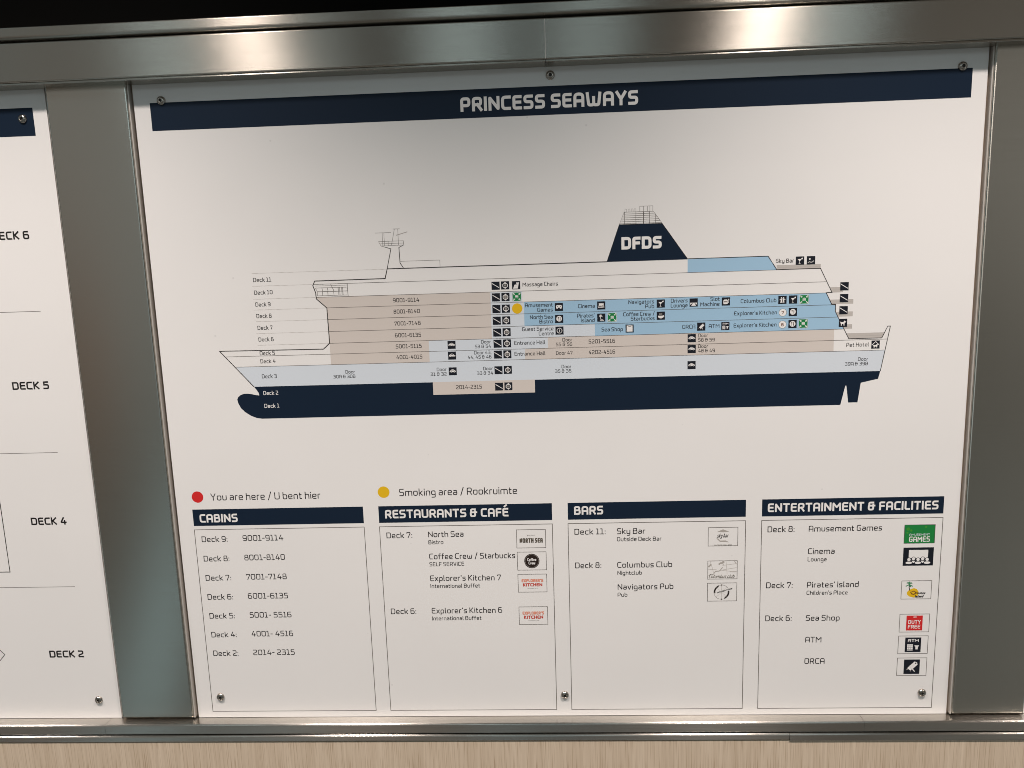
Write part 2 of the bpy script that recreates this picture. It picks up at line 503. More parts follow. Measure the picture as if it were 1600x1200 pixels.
class Ink:
    """collects flat printed shapes (board millimetres) and links them as ONE mesh"""

    def __init__(self, z=0.1):
        self.bm = bmesh.new()
        self.mats = []
        self.z = z                      # how far the print stands proud of the board

    def slot(self, m):
        if m not in self.mats:
            self.mats.append(m)
        return self.mats.index(m)

    def poly(self, pts, m, dz=0.0):
        area = sum(pts[i - 1][0] * pts[i][1] - pts[i][0] * pts[i - 1][1] for i in range(len(pts)))
        if area < 0:
            pts = pts[::-1]
        vs = [self.bm.verts.new(W(x, y, -(self.z + dz) * THIN)) for x, y in pts]
        f = self.bm.faces.new(vs)
        f.material_index = self.slot(m)
        return self

    def rect(self, x0, y0, x1, y1, m, dz=0.0):
        return self.poly([(x0, y0), (x1, y0), (x1, y1), (x0, y1)], m, dz)

    def disc(self, x, y, r, m, dz=0.0, n=40, ry=None):
        ry = ry or r
        return self.poly([(x + r * math.cos(2 * math.pi * k / n), y + ry * math.sin(2 * math.pi * k / n)) for k in range(n)], m, dz)

    def stroke(self, pts, w, m, dz=0.0, closed=False, radius=0.0, cap=0.0):
        pts = [Vector(p) for p in pts]
        if radius and len(pts) > 2:
            out = []
            n = len(pts)
            for i in range(n):
                if not closed and i in (0, n - 1):
                    out.append(pts[i])
                else:
                    out += [Vector(q) for q in arc_corner(pts[i - 1], pts[i], pts[(i + 1) % n], radius, 5)]
            pts = out
        clean = [pts[0]]
        for p in pts[1:]:
            if (p - clean[-1]).length > 1e-4:
                clean.append(p)
        pts = clean
        if closed and (pts[0] - pts[-1]).length < 1e-4:
            pts.pop()
        n = len(pts)
        if n < 2:
            return self
        if cap and not closed:
            pts[0] = pts[0] + (pts[0] - pts[1]).normalized() * cap
            pts[-1] = pts[-1] + (pts[-1] - pts[-2]).normalized() * cap
        L, R = [], []
        for i in range(n):
            a = pts[i - 1] if (closed or i > 0) else None
            b = pts[(i + 1) % n] if (closed or i < n - 1) else None
            d0 = (pts[i] - a).normalized() if a is not None else None
            d1 = (b - pts[i]).normalized() if b is not None else None
            d0, d1 = d0 or d1, d1 or d0
            t = d0 + d1
            t = t.normalized() if t.length > 1e-3 else d0
            nrm = Vector((-t.y, t.x))
            k = max(0.45, nrm.dot(Vector((-d0.y, d0.x))))
            L.append(pts[i] + nrm * (w / 2 / k))
            R.append(pts[i] - nrm * (w / 2 / k))
        z = -(self.z + dz) * THIN
        step = 0.0006 if n > 2 else 0.0         # a stroke that crosses itself never lies in its own plane
        lv = [self.bm.verts.new(W(p.x, p.y, z - step * i)) for i, p in enumerate(L)]
        rv = [self.bm.verts.new(W(p.x, p.y, z - step * i)) for i, p in enumerate(R)]
        s = self.slot(m)
        for i in range(n if closed else n - 1):
            j = (i + 1) % n
            f = self.bm.faces.new((lv[i], lv[j], rv[j], rv[i]))
            f.material_index = s
        return self

    def frame(self, x0, y0, x1, y1, w, m, dz=0.0):
        return self.stroke([(x0, y0), (x1, y0), (x1, y1), (x0, y1)], w, m, dz, closed=True)

    def text(self, s, x, y, width, cap, weight, m, dz=0.0, gap=None, slant=0.0, rise=0.0):
        """s from x on the base line y, stretched to width; weight = stroke in tenths of the capital height"""
        gap = gap if gap is not None else max(0.7, 1.75 - 0.4 * weight)
        space = 2.4
        h = weight / 2
        total = 0.0
        for i, ch in enumerate(s):
            total += space if ch == ' ' else max(G[ch][0], weight) + gap
        if s[-1] != ' ':
            total -= gap
        u = cap / 10.0
        k = width / (total * u)
        ph = 0
        cx = 0.0
        for ch in s:
            if ch == ' ':
                cx += space * k
                continue
            gw, strokes = G[ch]
            ww = max(gw * k, weight) if gw < weight else gw * k
            low = ch in 'abcdefghiklmnopqrstuvwxyz'

            def my(v):
                if low:
                    if v <= 0:
                        return v + h
                    if v <= 7:
                        return h + v * (7 - 2 * h) / 7
                    return v - h
                return v if v > 10 else h + v * (10 - 2 * h) / 10

            def mx(v):
                if gw <= 0:
                    return ww / 2
                return h + v * (ww - 2 * h) / gw
            for pts, r in strokes:
                q = []
                for px, py in pts:
                    gx, gy = cx + mx(px), my(py)
                    q.append((x + (gx + gy * slant) * u, y - gy * u - rise * (gx * u)))
                self.stroke(q, weight * u, m, dz + 0.02 * (ph % 4), radius=r * u * min(1.0, k ** 0.5), cap=h * u)
                ph += 1
            cx += (max(gw, weight) if gw >= weight else weight / k) * k + gap * k
        return self

    def build(self, name, parent, label=None):
        o = link(name, self.bm, self.mats, parent)
        if label:
            o['label'] = label
        return o


STYLE = {  # capital height, stroke weight, ink
    'deck': (4.5, 1.3, TEXT), 'deckw': (4.5, 1.3, WHITE), 'num': (4.4, 1.32, TEXT), 'place': (4.3, 1.3, TEXT),
    'door': (3.75, 1.3, TEXT), 'digit': (3.4, 1.9, ORANGE), 'funnel': (13.0, 2.45, WHITE), 'title': (14.3, 2.15, WHITE),
    'head': (10.1, 2.0, WHITE), 'row': (6.9, 1.27, TEXT), 'sub': (4.95, 1.32, TEXT), 'note': (8.4, 1.14, TEXT),
    'plan': (9.0, 1.95, PLAN_TEXT)}


def lettering(parent, items, name='lettering', label=None, z=0.3):
    """one block of lettering: items = [(string, x, base y, width, style), ...]"""
    k = Ink(z)
    for s, x, y, w, st in items:
        cap, wt, m = STYLE[st]
        k.text(s, x, y, w, cap, wt, m)
    return k.build(name, parent, label)


# ======================================================================
# THE WALL AND THE STEELWORK
# ======================================================================
bm = bmesh.new()
box(bm, -1500, 1500, -520, 1250, 3.3, 40)
tag(link('wall', bm, [BACKING]), kind='structure')


def bar_profile(y0, y1, zf, zb, r, n=5, r1=None, lip=0.0):
    """section of a folded steel bar: front corners rounded"""
    pts = [(zb, y0)]
    for k in range(n + 1):
        a = math.pi / 2 * k / n
        pts.append((zf + r - r * math.sin(a), y0 + r - r * math.cos(a)))
    r1 = r1 or r
    for k in range(n + 1):
        a = math.pi / 2 * k / n
        pts.append((zf + r1 - r1 * math.cos(a), y1 - r1 + r1 * math.sin(a)))
    if lip:                                      # a narrow return fold below the face
        pts += [(zf + 1.9, y1), (zf + 1.7, y1 + 0.5), (zf + 1.5, y1 + lip - 0.4), (zf + 1.9, y1 + lip), (zb, y1 + lip)]
    else:
        pts.append((zb, y1))
    return pts


def bar(name, label, cat, x0, x1, y0, y1, zf, zb, r, m=STEEL, group=None, r1=None, lip=0.0):
    bm = bmesh.new()
    profile_bar(bm, x0, x1, bar_profile(y0, y1, zf, zb, r, 5, r1, lip))
    o = link(name, bm, [m])
    return tag(o, label, cat, group)


GR = 'brushed steel rails framing the boards'
bar('steel_rail', 'wide steel rail above the boards, the length left of the thin seam', 'rail', -1400, -5.5, -60.0, -21.2, -20.5, -0.3, 1.5, group=GR, r1=1.3, lip=2.4)
bar('steel_rail', 'wide steel rail above the boards, the length right of the thin seam', 'rail', -5.0, 1300, -60.0, -21.2, -20.5, -0.3, 1.5, group=GR, r1=1.3, lip=2.4)
bar('steel_trim', 'narrow steel trim strip along the black panel, topmost of the metalwork', 'trim', -1400, 1300, -74.5, -62.4, -22.0, -0.3, 1.2, r1=3.5)
bar('steel_ledge', 'steel ledge under the left-hand deck plan board, left of its mitred joint', 'ledge', -1400, -551.2, 710.0, 723.2, -14.2, -0.3, 2.4, STEEL_LEDGE, group='steel ledges under the boards')
bar('steel_ledge', 'long steel ledge under the ship directory with two bright lamp reflections', 'ledge', -550.8, 341.3, 710.0, 723.2, -14.2, -0.3, 2.4, STEEL_LEDGE, group='steel ledges under the boards')
bar('steel_ledge', 'short steel ledge at the lower right, bluish beyond the joint', 'ledge', 341.7, 1300, 710.0, 723.2, -14.2, -0.3, 2.4, STEEL_LEDGE, group='steel ledges under the boards')
bar('lower_trim', 'thin steel trim below the ledge, long left-hand length above the wood', 'trim', -1400, 257.3, 724.4, 733.0, -14.6, -4.0, 2.4, STEEL_LEDGE, group='thin trims below the ledge')
bar('lower_trim', 'thin steel trim below the ledge, right-hand length hanging slightly lower', 'trim', 257.7, 1300, 724.4, 734.5, -14.9, -4.0, 2.4, STEEL_LEDGE, group='thin trims below the ledge')

bm = bmesh.new()
box(bm, -1400, 1300, -480, -73.0, -0.2, 3.2, 1.0)
tag(link('black_panel', bm, [BLACK]), 'plain black panel above the steel trim at the top', 'panel')

bm = bmesh.new()
box(bm, -1400, 1300, 733.4, 1240, -13.3, 3.2, 0.5)
tag(link('wood_panel', bm, [WOOD]), 'pale oak veneer panel with vertical grain below the steel ledge', 'wood panel')


def pillar(x0, x1, label, strip):
    root = empty('steel_pillar', (x0 + x1) / 2, 707)
    tag(root, label, 'pillar', 'steel pillars between the boards')
    bm = bmesh.new()
    box(bm, x0, x1, -45, 707.2, -4.6, 3.2, 1.7)
    link('face_plate', bm, [STEEL_PILLAR], root)
    bm = bmesh.new()                             # added bright strip: the directory's reflection in the pillar side, put into colour
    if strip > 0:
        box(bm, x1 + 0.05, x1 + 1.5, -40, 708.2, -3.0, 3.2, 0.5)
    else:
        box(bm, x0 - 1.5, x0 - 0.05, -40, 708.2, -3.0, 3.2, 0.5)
    link('edge_reflection', bm, [EDGE], root)
    return root


bm = bmesh.new()
box(bm, -5.5, -5.0, -59.0, -21.5, -20.7, -15.0)
link('seam_bead', bm, [EDGE], bpy.data.objects['steel_rail.001'])
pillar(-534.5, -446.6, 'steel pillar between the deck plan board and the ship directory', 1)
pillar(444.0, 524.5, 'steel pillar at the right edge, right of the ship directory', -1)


# ======================================================================
# BOARDS
# ======================================================================
def board_panel(root, x0, x1, y0=-32.0, y1=709.9):
    bm = bmesh.new()
    box(bm, x0, x1, y0, y1, 0.0, 3.0, 0.35, 2)
    return link('panel', bm, [BOARD], root)


def screw(root, x, y, turn):
    """button-head screw with a hexagonal socket"""
    bm = bmesh.new()
    prof = [(4.75, 0.0), (4.7, 0.55), (4.35, 1.35), (3.75, 2.05), (2.95, 2.5), (2.25, 2.65), (1.72, 2.66), (1.66, 1.2)]
    n = 24
    rings = []
    for i, (r, h) in enumerate(prof):
        ring = []
        for k in range(n):
            a = 2 * math.pi * k / n
            rr = r
            if i >= 6:                           # hexagonal socket wall
                s = (a % (math.pi / 3)) - math.pi / 6
                rr = r * math.cos(math.pi / 6) / math.cos(s) * 1.08
            ring.append(bm.verts.new(W(x + rr * math.cos(a + turn), y + rr * math.sin(a + turn), -h)))
        rings.append(ring)
    for a, b in zip(rings, rings[1:]):
        for k in range(n):
            bm.faces.new((a[k], b[k], b[(k + 1) % n], a[(k + 1) % n]))
    bmesh.ops.recalc_face_normals(bm, faces=bm.faces[:])
    o = link('screw', bm, [SCREW], root, smooth=True)
    bm = bmesh.new()
    bm.faces.new([bm.verts.new(W(x + 1.9 * math.cos(2 * math.pi * k / 12), y + 1.9 * math.sin(2 * math.pi * k / 12), -1.3)) for k in range(12)])
    bmesh.ops.recalc_face_normals(bm, faces=bm.faces[:])
    link('socket', bm, [SOCKET], o)
    return o


# ---------------------------------------------------------------- ship directory
board = empty('ship_directory', -1, 708.6)
tag(board, 'large white directory board with a ship side view and four lists', 'directory board')
board_panel(board, -442.4, 440.2)
for i, (x, y) in enumerate(((-412.2, -1.9), (-0.6, -10.5), (414.8, -1.9), (-413.0, 682.8), (0.3, 683.0), (411.2, 683.0))):
    screw(board, x, y, 0.3 + i * 0.37)

banner = Ink(0.1).rect(-425, 0, 425, 28.6, NAVY).build('title_banner', board)
lettering(banner, [('PRINCESS SEAWAYS', -94.9, 22.0, 185.2, 'title')])

# ---- fills of the ship
D = {11: 181.6, 10: 195.5, 9: 209.6, 8: 221.4, 7: 234.2, 6: 247.4, 5: 260.4, 4: 272.4, 3: 284.2, 2: 306.8}
HULL = [(-339.3, 306.8), (347.4, 306.8), (345.4, 315.3), (327.3, 319.1), (324.6, 340.6), (314.7, 340.6), (312.1, 321.9),
        (311.0, 321.9), (306.4, 343.0), (-332.9, 343.4), (-339.2, 342.4), (-345.4, 339.8), (-351.5, 335.7), (-356.2, 330.8),
        (-358.8, 325.2), (-359.7, 321.0), (-358.5, 318.2), (-355.4, 315.7), (-351.5, 314.5), (-347.0, 314.4), (-342.0, 315.2),
        (-337.0, 316.4), (-334.1, 316.8), (-334.5, 314.1), (-336.6, 310.4)]
hull = Ink(0.1).poly(HULL, NAVY).build('hull', board)
lettering(hull, [('Deck 2', -329.3, 316.4, 16.9, 'deckw'), ('Deck 1', -329.3, 331.0, 16.8, 'deckw')])

z = Ink(0.1)
z.poly([(-357.6, D[3]), (351.0, D[3]), (347.4, D[2]), (-339.5, D[2])], PALE)
z.build('car_deck_band', board)

z = Ink(0.1)
z.poly([(-261.8, D[9]), (-70.6, D[9]), (-70.6, D[8]), (-250.7, D[8])], BEIGE)
for a, b in ((8, 7), (7, 6), (6, 5)):
    z.rect(-250.5, D[a], -70.6, D[b], BEIGE)
z.rect(-250.3, D[5], -140.2, D[4], BEIGE)
z.rect(-250.3, D[4], -140.2, D[3], BEIGE)
z.rect(-9.7, D[5], 297.0, D[4], BEIGE)
z.rect(-35.0, D[4], 297.0, D[3], BEIGE)
z.rect(-137.9, D[2] - 0.2, -25.0, 321.0, BEIGE, 0.1)
z.build('cabin_zones', board)

z = Ink(0.1)
z.rect(-70.6, D[9], -36.2, D[8], PALE)
z.rect(-70.6, D[8], -34.6, D[7], PALE)
z.rect(-70.6, D[7], -34.6, D[6], PALE)
z.rect(-70.6, D[6], 41.6, D[5], PALE)
z.rect(-140.2, D[5], -9.7, D[4], PALE)
z.rect(-140.2, D[4], -35.0, D[3], PALE)
z.build('passage_zones', board)

z = Ink(0.1)
z.poly([(141.0, 181.0), (225.3, 181.0), (234.7, 195.3), (141.0, 195.3)], BLUE)
z.poly([(-34.6, D[8]), (287.2, D[8]), (293.2, D[7]), (-34.6, D[7])], BLUE)
z.poly([(-34.6, D[7]), (297.5, D[7]), (297.5, 241.5), (300.5, D[6]), (-34.6, D[6])], BLUE)
z.poly([(41.6, D[6]), (300.5, D[6]), (307.3, D[5]), (41.6, D[5])], BLUE)
z.build('public_zones', board)

for pts in ([(234.5, 190.8), (280.2, 190.8), (280.2, 195.3), (234.8, 195.3)],
            [(290.8, 215.8), (303.0, 215.8), (304.6, 221.2), (293.2, 221.2)],
            [(291.4, 228.9), (315.6, 228.9), (315.6, 233.6), (293.2, 233.6)],
            [(297.9, 242.0), (315.5, 242.0), (315.5, 247.0), (300.3, 247.0)],
            [(305.4, 255.7), (315.3, 255.7), (315.3, 260.2), (307.3, 260.2)],
            [(310.1, 265.3), (350.2, 265.3), (347.4, 271.0), (312.9, 271.0)]):
    k = Ink(0.1).poly(pts, BALCONY)
    x0, x1 = min(p[0] for p in pts), max(p[0] for p in pts)
    y0, y1 = pts[0][1], pts[2][1]
    k.stroke([pts[0], pts[1]], 0.28, GREY, 0.08)
    k.stroke([(x0 + 1.5, (y0 + y1) / 2), (x1 - 0.4, (y0 + y1) / 2)], 0.22, GREY, 0.09)
    k.stroke([(x1, y0), (x1 - (x1 - pts[2][0]), y1)], 0.4, GREY, 0.085)
    k.build('balcony', board)

# ---- lines of the ship
z = Ink(0.2)
for n, x0, x1 in ((10, -264, 280), (9, -261.8, 287.6), (8, -250.7, 287.2), (7, -250.6, 297.3), (6, -250.4, 300.4),
                  (5, -250.3, 307.2), (4, -367.8, 352.6), (3, -357.8, 350.6)):
    z.stroke([(x0, D[n]), (x1, D[n])], 0.46, LINE, 0.004 * n)
z.build('deck_lines', board)

z = Ink(0.18)
for n, x0, x1 in ((11, -330.8, -182.6), (10, -331.2, -265.4), (9, -331.4, -262.6), (8, -331.2, -251.6), (7, -330.8, -251.4),
                  (6, -331.2, -251.2), (5, -331.0, -251.0)):
    x = x0
    while x < x1:                                # fine dotted rules
        z.stroke([(x, D[n]), (min(x + 0.85, x1), D[n])], 0.34, DOTTED)
        x += 1.25
z.build('dotted_lines', board)

z = Ink(0.26)
bow = [(-374.7, 265.9), (-257.6, 266.6), (-250.3, 260.3), (-250.6, 221.5), (-261.5, 211.3), (-261.8, 204.6), (-264.4, 196.7),
       (-261.9, 191.9), (-184.4, 191.6), (-181.6, 181.3)]
z.stroke([(-339.3, 306.8)] + bow, 0.95, OUTLINE)
z.stroke([(-181.6, 181.3), (55.5, 181.3)], 0.95, OUTLINE, 0.004)
z.stroke([(141.0, 180.9), (225.4, 180.9), (234.8, 195.3), (280.4, 195.3), (293.2, 221.0), (287.2, 221.2), (293.3, 233.5), (297.5, 233.6),
          (297.5, 241.5), (301.8, 250.0), (312.7, 271.0), (347.4, 271.0), (353.1, 258.5), (355.8, 258.6), (347.4, 306.8)], 0.75, OUTLINE, 0.008)
z.build('ship_outline', board)

z = Ink(0.26)
z.stroke([(-181.6, 181.3), (-176.3, 160.1), (-186.9, 156.7), (-162.4, 156.5), (-167.5, 158.9), (-167.2, 175.3), (-163.6, 181.2)], 0.72, OUTLINE)
for pts, w in (([(-166.8, 173.7), (-123.9, 173.7), (-123.9, 181.0)], 0.32), ([(-186.9, 156.6), (-189.2, 152.0), (-162.2, 152.0), (-162.2, 156.4)], 0.34),
               ([(-188.1, 154.4), (-162.2, 154.4)], 0.3), ([(-184.8, 142.9), (-184.8, 156.4)], 0.3), ([(-183.0, 142.9), (-183.0, 156.4)], 0.3),
               ([(-192.6, 142.9), (-175.1, 142.9)], 0.34), ([(-171.4, 139.4), (-175.4, 156.2)], 0.34), ([(-167.7, 139.4), (-167.8, 156.2)], 0.34),
               ([(-173.1, 139.3), (-165.7, 139.3)], 0.4), ([(-178.8, 152.0), (-178.8, 156.4)], 0.22)):
    z.stroke(pts, w, LINE, 0.01)
z.stroke([(-169.8, 146.0), (-157.5, 142.7)], 0.75, GREY, 0.03)
z.build('mast', board)

funnel = Ink(0.2).poly([(55.5, 181.5), (68.9, 143.0), (114.0, 143.0), (140.9, 181.5)], NAVY).stroke(
    [(55.5, 181.3), (68.9, 143.0), (114.0, 143.0), (140.9, 181.0)], 0.6, OUTLINE, 0.03).build('funnel', board)
lettering(funnel, [('DFDS', 71.0, 169.0, 42.6, 'funnel')])
z = Ink(0.22)
for k in range(7):
    y = 130.2 + k * 1.98
    t = k / 6.0
    z.stroke([(74.0 - 4.6 * t, y), (104.9 + 8.9 * t, y)], 0.4, LINE, 0.004 * k)
for x, w in ((74.6, 0.4), (86.5, 0.4), (94.6, 0.75), (100.6, 0.55)):
    z.stroke([(x, 130.2), (x, 142.6)], w, LINE, 0.04)
z.stroke([(104.9, 130.2), (114.0, 142.8)], 0.3, LINE, 0.05)
z.stroke([(106.9, 133.6), (106.9, 142.6)], 0.4, LINE, 0.045)
z.stroke([(74.0, 130.2), (69.0, 142.8)], 0.22, LINE, 0.05)
for x in (75.0, 78.4, 81.6, 84.6):
    z.stroke([(x, 130.2), (x, 127.0), (x + 1.9, 127.0), (x + 1.9, 130.2)], 0.24, LINE, 0.06, radius=0.9)
for x in (90.6, 94.6, 98.6, 101.2, 104.3):
    z.stroke([(x, 130.2), (x, 124.6)], 0.32, LINE, 0.06)
z.stroke([(90.4, 124.6), (104.5, 124.6)], 0.3, LINE, 0.07)
z.build('exhaust_grille', funnel)

z = Ink(0.22)                                    # bridge windows
B1 = 0.3
z.stroke([(-262.0, 197.3), (-226.4, 197.3)], B1, LINE)
z.stroke([(-261.4, 199.5), (-227.2, 199.5)], 0.4, LINE, 0.004)
z.stroke([(-260.3, 203.6), (-226.6, 203.6)], 0.55, LINE, 0.008)
z.stroke([(-260.2, 208.0), (-227.2, 208.0)], 0.4, LINE, 0.012)
z.stroke([(-244.6, 195.8), (-241.4, 203.4)], 0.5, LINE, 0.016)
z.stroke([(-226.4, 195.8), (-226.2, 209.3)], 0.5, LINE, 0.02)
for x in (-254.5, -248.6, -236.6, -235.3, -233.0, -231.9):
    z.stroke([(x, 199.6), (x + (0.6 if x < -247 else 0.2), 203.4)], 0.42, LINE, 0.024)
    z.stroke([(x + 0.2, 203.8), (x + 0.3, 208.0)], 0.42, LINE, 0.024)
z.stroke([(-260.0, 203.8), (-260.0, 208.0)], 0.4, LINE, 0.028)
z.stroke([(-261.6, 199.6), (-260.0, 203.6)], 0.4, LINE, 0.028)
z.stroke([(-242.0, 203.8), (-241.6, 208.0)], 0.42, LINE, 0.028)
z.build('bridge_windows', board)

# ---- lettering on the ship
for block in (
    [('Deck 11', -330.0, 190.9, 20.0, 'deck')], [('Deck 10', -330.0, 204.6, 20.5, 'deck')], [('Deck 9', -329.7, 217.6, 16.8, 'deck')],
    [('Deck 8', -329.7, 230.3, 16.9, 'deck')], [('Deck 7', -329.6, 243.3, 16.8, 'deck')], [('Deck 6', -329.6, 256.2, 17.0, 'deck')],
    [('Deck 5', -329.5, 271.5, 16.9, 'deck')], [('Deck 4', -329.5, 280.5, 17.0, 'deck')], [('Deck 3', -329.3, 297.5, 16.8, 'deck')],
    [('9001-9114', -177.2, 217.6, 28.8, 'num')], [('8001-8140', -177.2, 229.9, 28.8, 'num')], [('7001-7148', -177.2, 242.9, 29.0, 'num')],
    [('6001-6135', -177.1, 255.9, 28.7, 'num')], [('5001-5115', -177.0, 268.1, 28.7, 'num')], [('4001-4015', -177.0, 280.0, 28.8, 'num')],
    [('2014-2315', -112.2, 315.2, 28.5, 'num')], [('5201-5516', 34.6, 268.5, 28.7, 'num')], [('4202-4516', 34.5, 280.2, 28.7, 'num')],
    [('Door', -234.8, 294.6, 10.6, 'door'), ('30A & 30B', -248.6, 299.6, 24.6, 'door')],
    [('Door', -132.8, 294.5, 10.6, 'door'), ('31 & 32', -139.9, 299.6, 17.8, 'door')],
    [('Door', -81.4, 294.8, 10.6, 'door'), ('33 & 34', -88.4, 299.8, 17.8, 'door')],
    [('Door', 4.7, 294.9, 10.6, 'door'), ('35 & 36', -2.5, 299.8, 17.8, 'door')],
    [('Door', 323.3, 295.2, 10.6, 'door'), ('39A & 39B', 309.8, 300.1, 24.1, 'door')],
    [('Door', -82.6, 265.3, 10.6, 'door'), ('53 & 54', -89.6, 270.2, 17.6, 'door')],
    [('Door 43,', -90.8, 277.0, 19.0, 'door'), ('44, 45 & 46', -98.0, 281.9, 26.2, 'door')],
    [('Door', 6.3, 265.5, 10.5, 'door'), ('55 & 56', -0.9, 270.4, 17.7, 'door')],
    [('Door 47', -1.0, 279.9, 17.9, 'door')],
    [('Door', 152.7, 264.9, 10.5, 'door'), ('58 & 59', 152.7, 269.8, 17.9, 'door')],
    [('Door', 152.8, 276.6, 10.5, 'door'), ('48 & 49', 152.8, 281.5, 17.9, 'door')],
    [('Entrance Hall', -46.4, 267.8, 33.8, 'place')], [('Entrance Hall', -46.5, 279.8, 33.8, 'place')],
    [('Massage Chairs', -35.4, 204.8, 38.1, 'place')],
    [('Amusement', -33.4, 227.2, 29.9, 'place'), ('Games', -20.2, 232.5, 16.6, 'place')],
    [('Cinema', 23.9, 229.8, 18.0, 'place')],
    [('North Sea', -28.4, 240.2, 24.6, 'place'), ('Bistro', -18.3, 245.2, 14.5, 'place')],
    [("Pirates'", 22.7, 240.1, 18.9, 'place'), ('Island', 26.8, 245.2, 14.8, 'place')],
    [('Guest Service', -37.3, 253.0, 34.1, 'place'), ('Centre', -19.3, 258.2, 16.2, 'place')],
    [('Navigators', 78.0, 227.0, 27.5, 'place'), ('Pub', 96.0, 232.1, 9.5, 'place')],
    [('Drivers', 123.4, 227.0, 17.8, 'place'), ('Lounge', 123.3, 232.1, 17.9, 'place')],
    [('Slot', 165.4, 226.4, 9.8, 'place'), ('Machine', 154.7, 231.7, 20.5, 'place')],
    [('Coffee Crew /', 72.4, 240.0, 33.6, 'place'), ('Starbucks', 80.5, 245.0, 25.4, 'place')],
    [('Sea Shop', 48.8, 255.8, 22.9, 'place')], [('ORCA', 135.7, 255.4, 13.8, 'place')], [('ATM', 163.9, 255.4, 11.3, 'place')],
    [('Columbus Club', 197.5, 229.6, 37.6, 'place')], [("Explorer's Kitchen", 190.7, 242.5, 45.5, 'place')],
    [("Explorer's Kitchen", 190.4, 255.5, 45.6, 'place')], [('Sky Bar', 233.6, 188.3, 18.9, 'place')],
    [('Pet Hotel', 310.3, 279.7, 23.7, 'place')],
):
    lettering(board, block)


# ---- pictograms
def sym_stairs(p):
    p.line([(0.07, 0.22), (0.93, 0.76)], 0.085)


def sym_lift(p):
    p.poly([(0.5, 0.09), (0.66, 0.24), (0.34, 0.24)])
    p.poly([(0.5, 0.93), (0.34, 0.79), (0.66, 0.79)])
    p.line([(0.32, 0.29), (0.68, 0.29), (0.79, 0.4), (0.79, 0.64), (0.68, 0.74), (0.32, 0.74), (0.21, 0.64), (0.21, 0.4)], 0.075, closed=True)
    p.rect(0.36, 0.40, 0.64, 0.62, GREY)
    for x in (0.43, 0.5, 0.57):
        p.rect(x - 0.012, 0.44, x + 0.012, 0.6, ICON, 0.02)


def sym_massage(p):
    p.poly([(0.12, 0.92), (0.28, 0.45), (0.46, 0.42), (0.54, 0.14), (0.66, 0.14), (0.68, 0.2), (0.86, 0.14), (0.70, 0.92)])
    p.disc(0.58, 0.24, 0.045, ICON, 0.02)
    p.line([(0.45, 0.47), (0.58, 0.45), (0.62, 0.33)], 0.045, ICON, 0.02)
    p.line([(0.36, 0.62), (0.54, 0.6)], 0.03, GREY, 0.02)


def sym_assembly(p):
    p.frame(0.0, 0.0, 1.0, 1.0, 0.045, PALE)
    for sx in (0, 1):
        for sy in (0, 1):
            f = lambda x, y: (1 - x if sx else x, 1 - y if sy else y)
            p.line([f(0.08, 0.08), f(0.2, 0.2)], 0.1)
            p.poly([f(0.28, 0.28), f(0.3, 0.12), f(0.12, 0.3)])
    for x, y in ((0.38, 0.38), (0.5, 0.36), (0.62, 0.39)):
        p.disc(x, y, 0.05)
        p.poly([(x - 0.055, y + 0.06), (x + 0.055, y + 0.06), (x + 0.05, y + 0.28), (x - 0.05, y + 0.28)], WHITE, 0.01)
    p.line([(0.32, 0.56), (0.68, 0.58)], 0.05, LEAF, 0.03)


def sym_car(p):
    p.poly([(0.1, 0.54), (0.14, 0.43), (0.24, 0.38), (0.36, 0.27), (0.55, 0.25), (0.68, 0.32), (0.78, 0.42), (0.9, 0.46), (0.93, 0.54),
            (0.9, 0.6), (0.12, 0.6)])
    p.poly([(0.3, 0.4), (0.38, 0.31), (0.46, 0.30), (0.46, 0.4)], ICON, 0.02)
    p.poly([(0.5, 0.4), (0.5, 0.30), (0.58, 0.31), (0.68, 0.4)], ICON, 0.02)
    for x in (0.3, 0.74):
        p.disc(x, 0.6, 0.1, ICON, 0.02)
        p.disc(x, 0.6, 0.055, WHITE, 0.03)


def sym_pad(p):
    p.poly([(0.18, 0.3), (0.32, 0.27), (0.68, 0.27), (0.82, 0.3), (0.88, 0.46), (0.78, 0.74), (0.68, 0.72), (0.58, 0.58), (0.42, 0.58),
            (0.32, 0.72), (0.22, 0.74), (0.12, 0.46)])
    p.disc(0.31, 0.43, 0.05, ICON, 0.02)
    p.disc(0.69, 0.43, 0.05, ICON, 0.02)
    p.rect(0.44, 0.36, 0.56, 0.39, GREY, 0.02)


def sym_fork(p):
    p.disc(0.5, 0.48, 0.35)
    p.rect(0.38, 0.28, 0.42, 0.7, ICON, 0.02)
    p.rect(0.33, 0.27, 0.47, 0.42, DUSK, 0.03)
    p.rect(0.58, 0.27, 0.66, 0.7, DUSK, 0.02)


def sym_info(p):
    p.ring(0.5, 0.5, 0.31, 0.07)
    p.rect(0.465, 0.4, 0.535, 0.7)
    p.rect(0.465, 0.28, 0.535, 0.35)


def sym_cinema(p):
    p.rect(0.2, 0.24, 0.8, 0.58)
    for k in range(5):
        p.disc(0.2 + 0.15 * k, 0.56, 0.06, DUSK if k % 2 else GREY, 0.02 + 0.003 * k)
        p.poly([(0.11 + 0.15 * k, 0.76), (0.15 + 0.15 * k, 0.64), (0.25 + 0.15 * k, 0.64), (0.29 + 0.15 * k, 0.76)], WHITE, 0.04 + 0.003 * k)


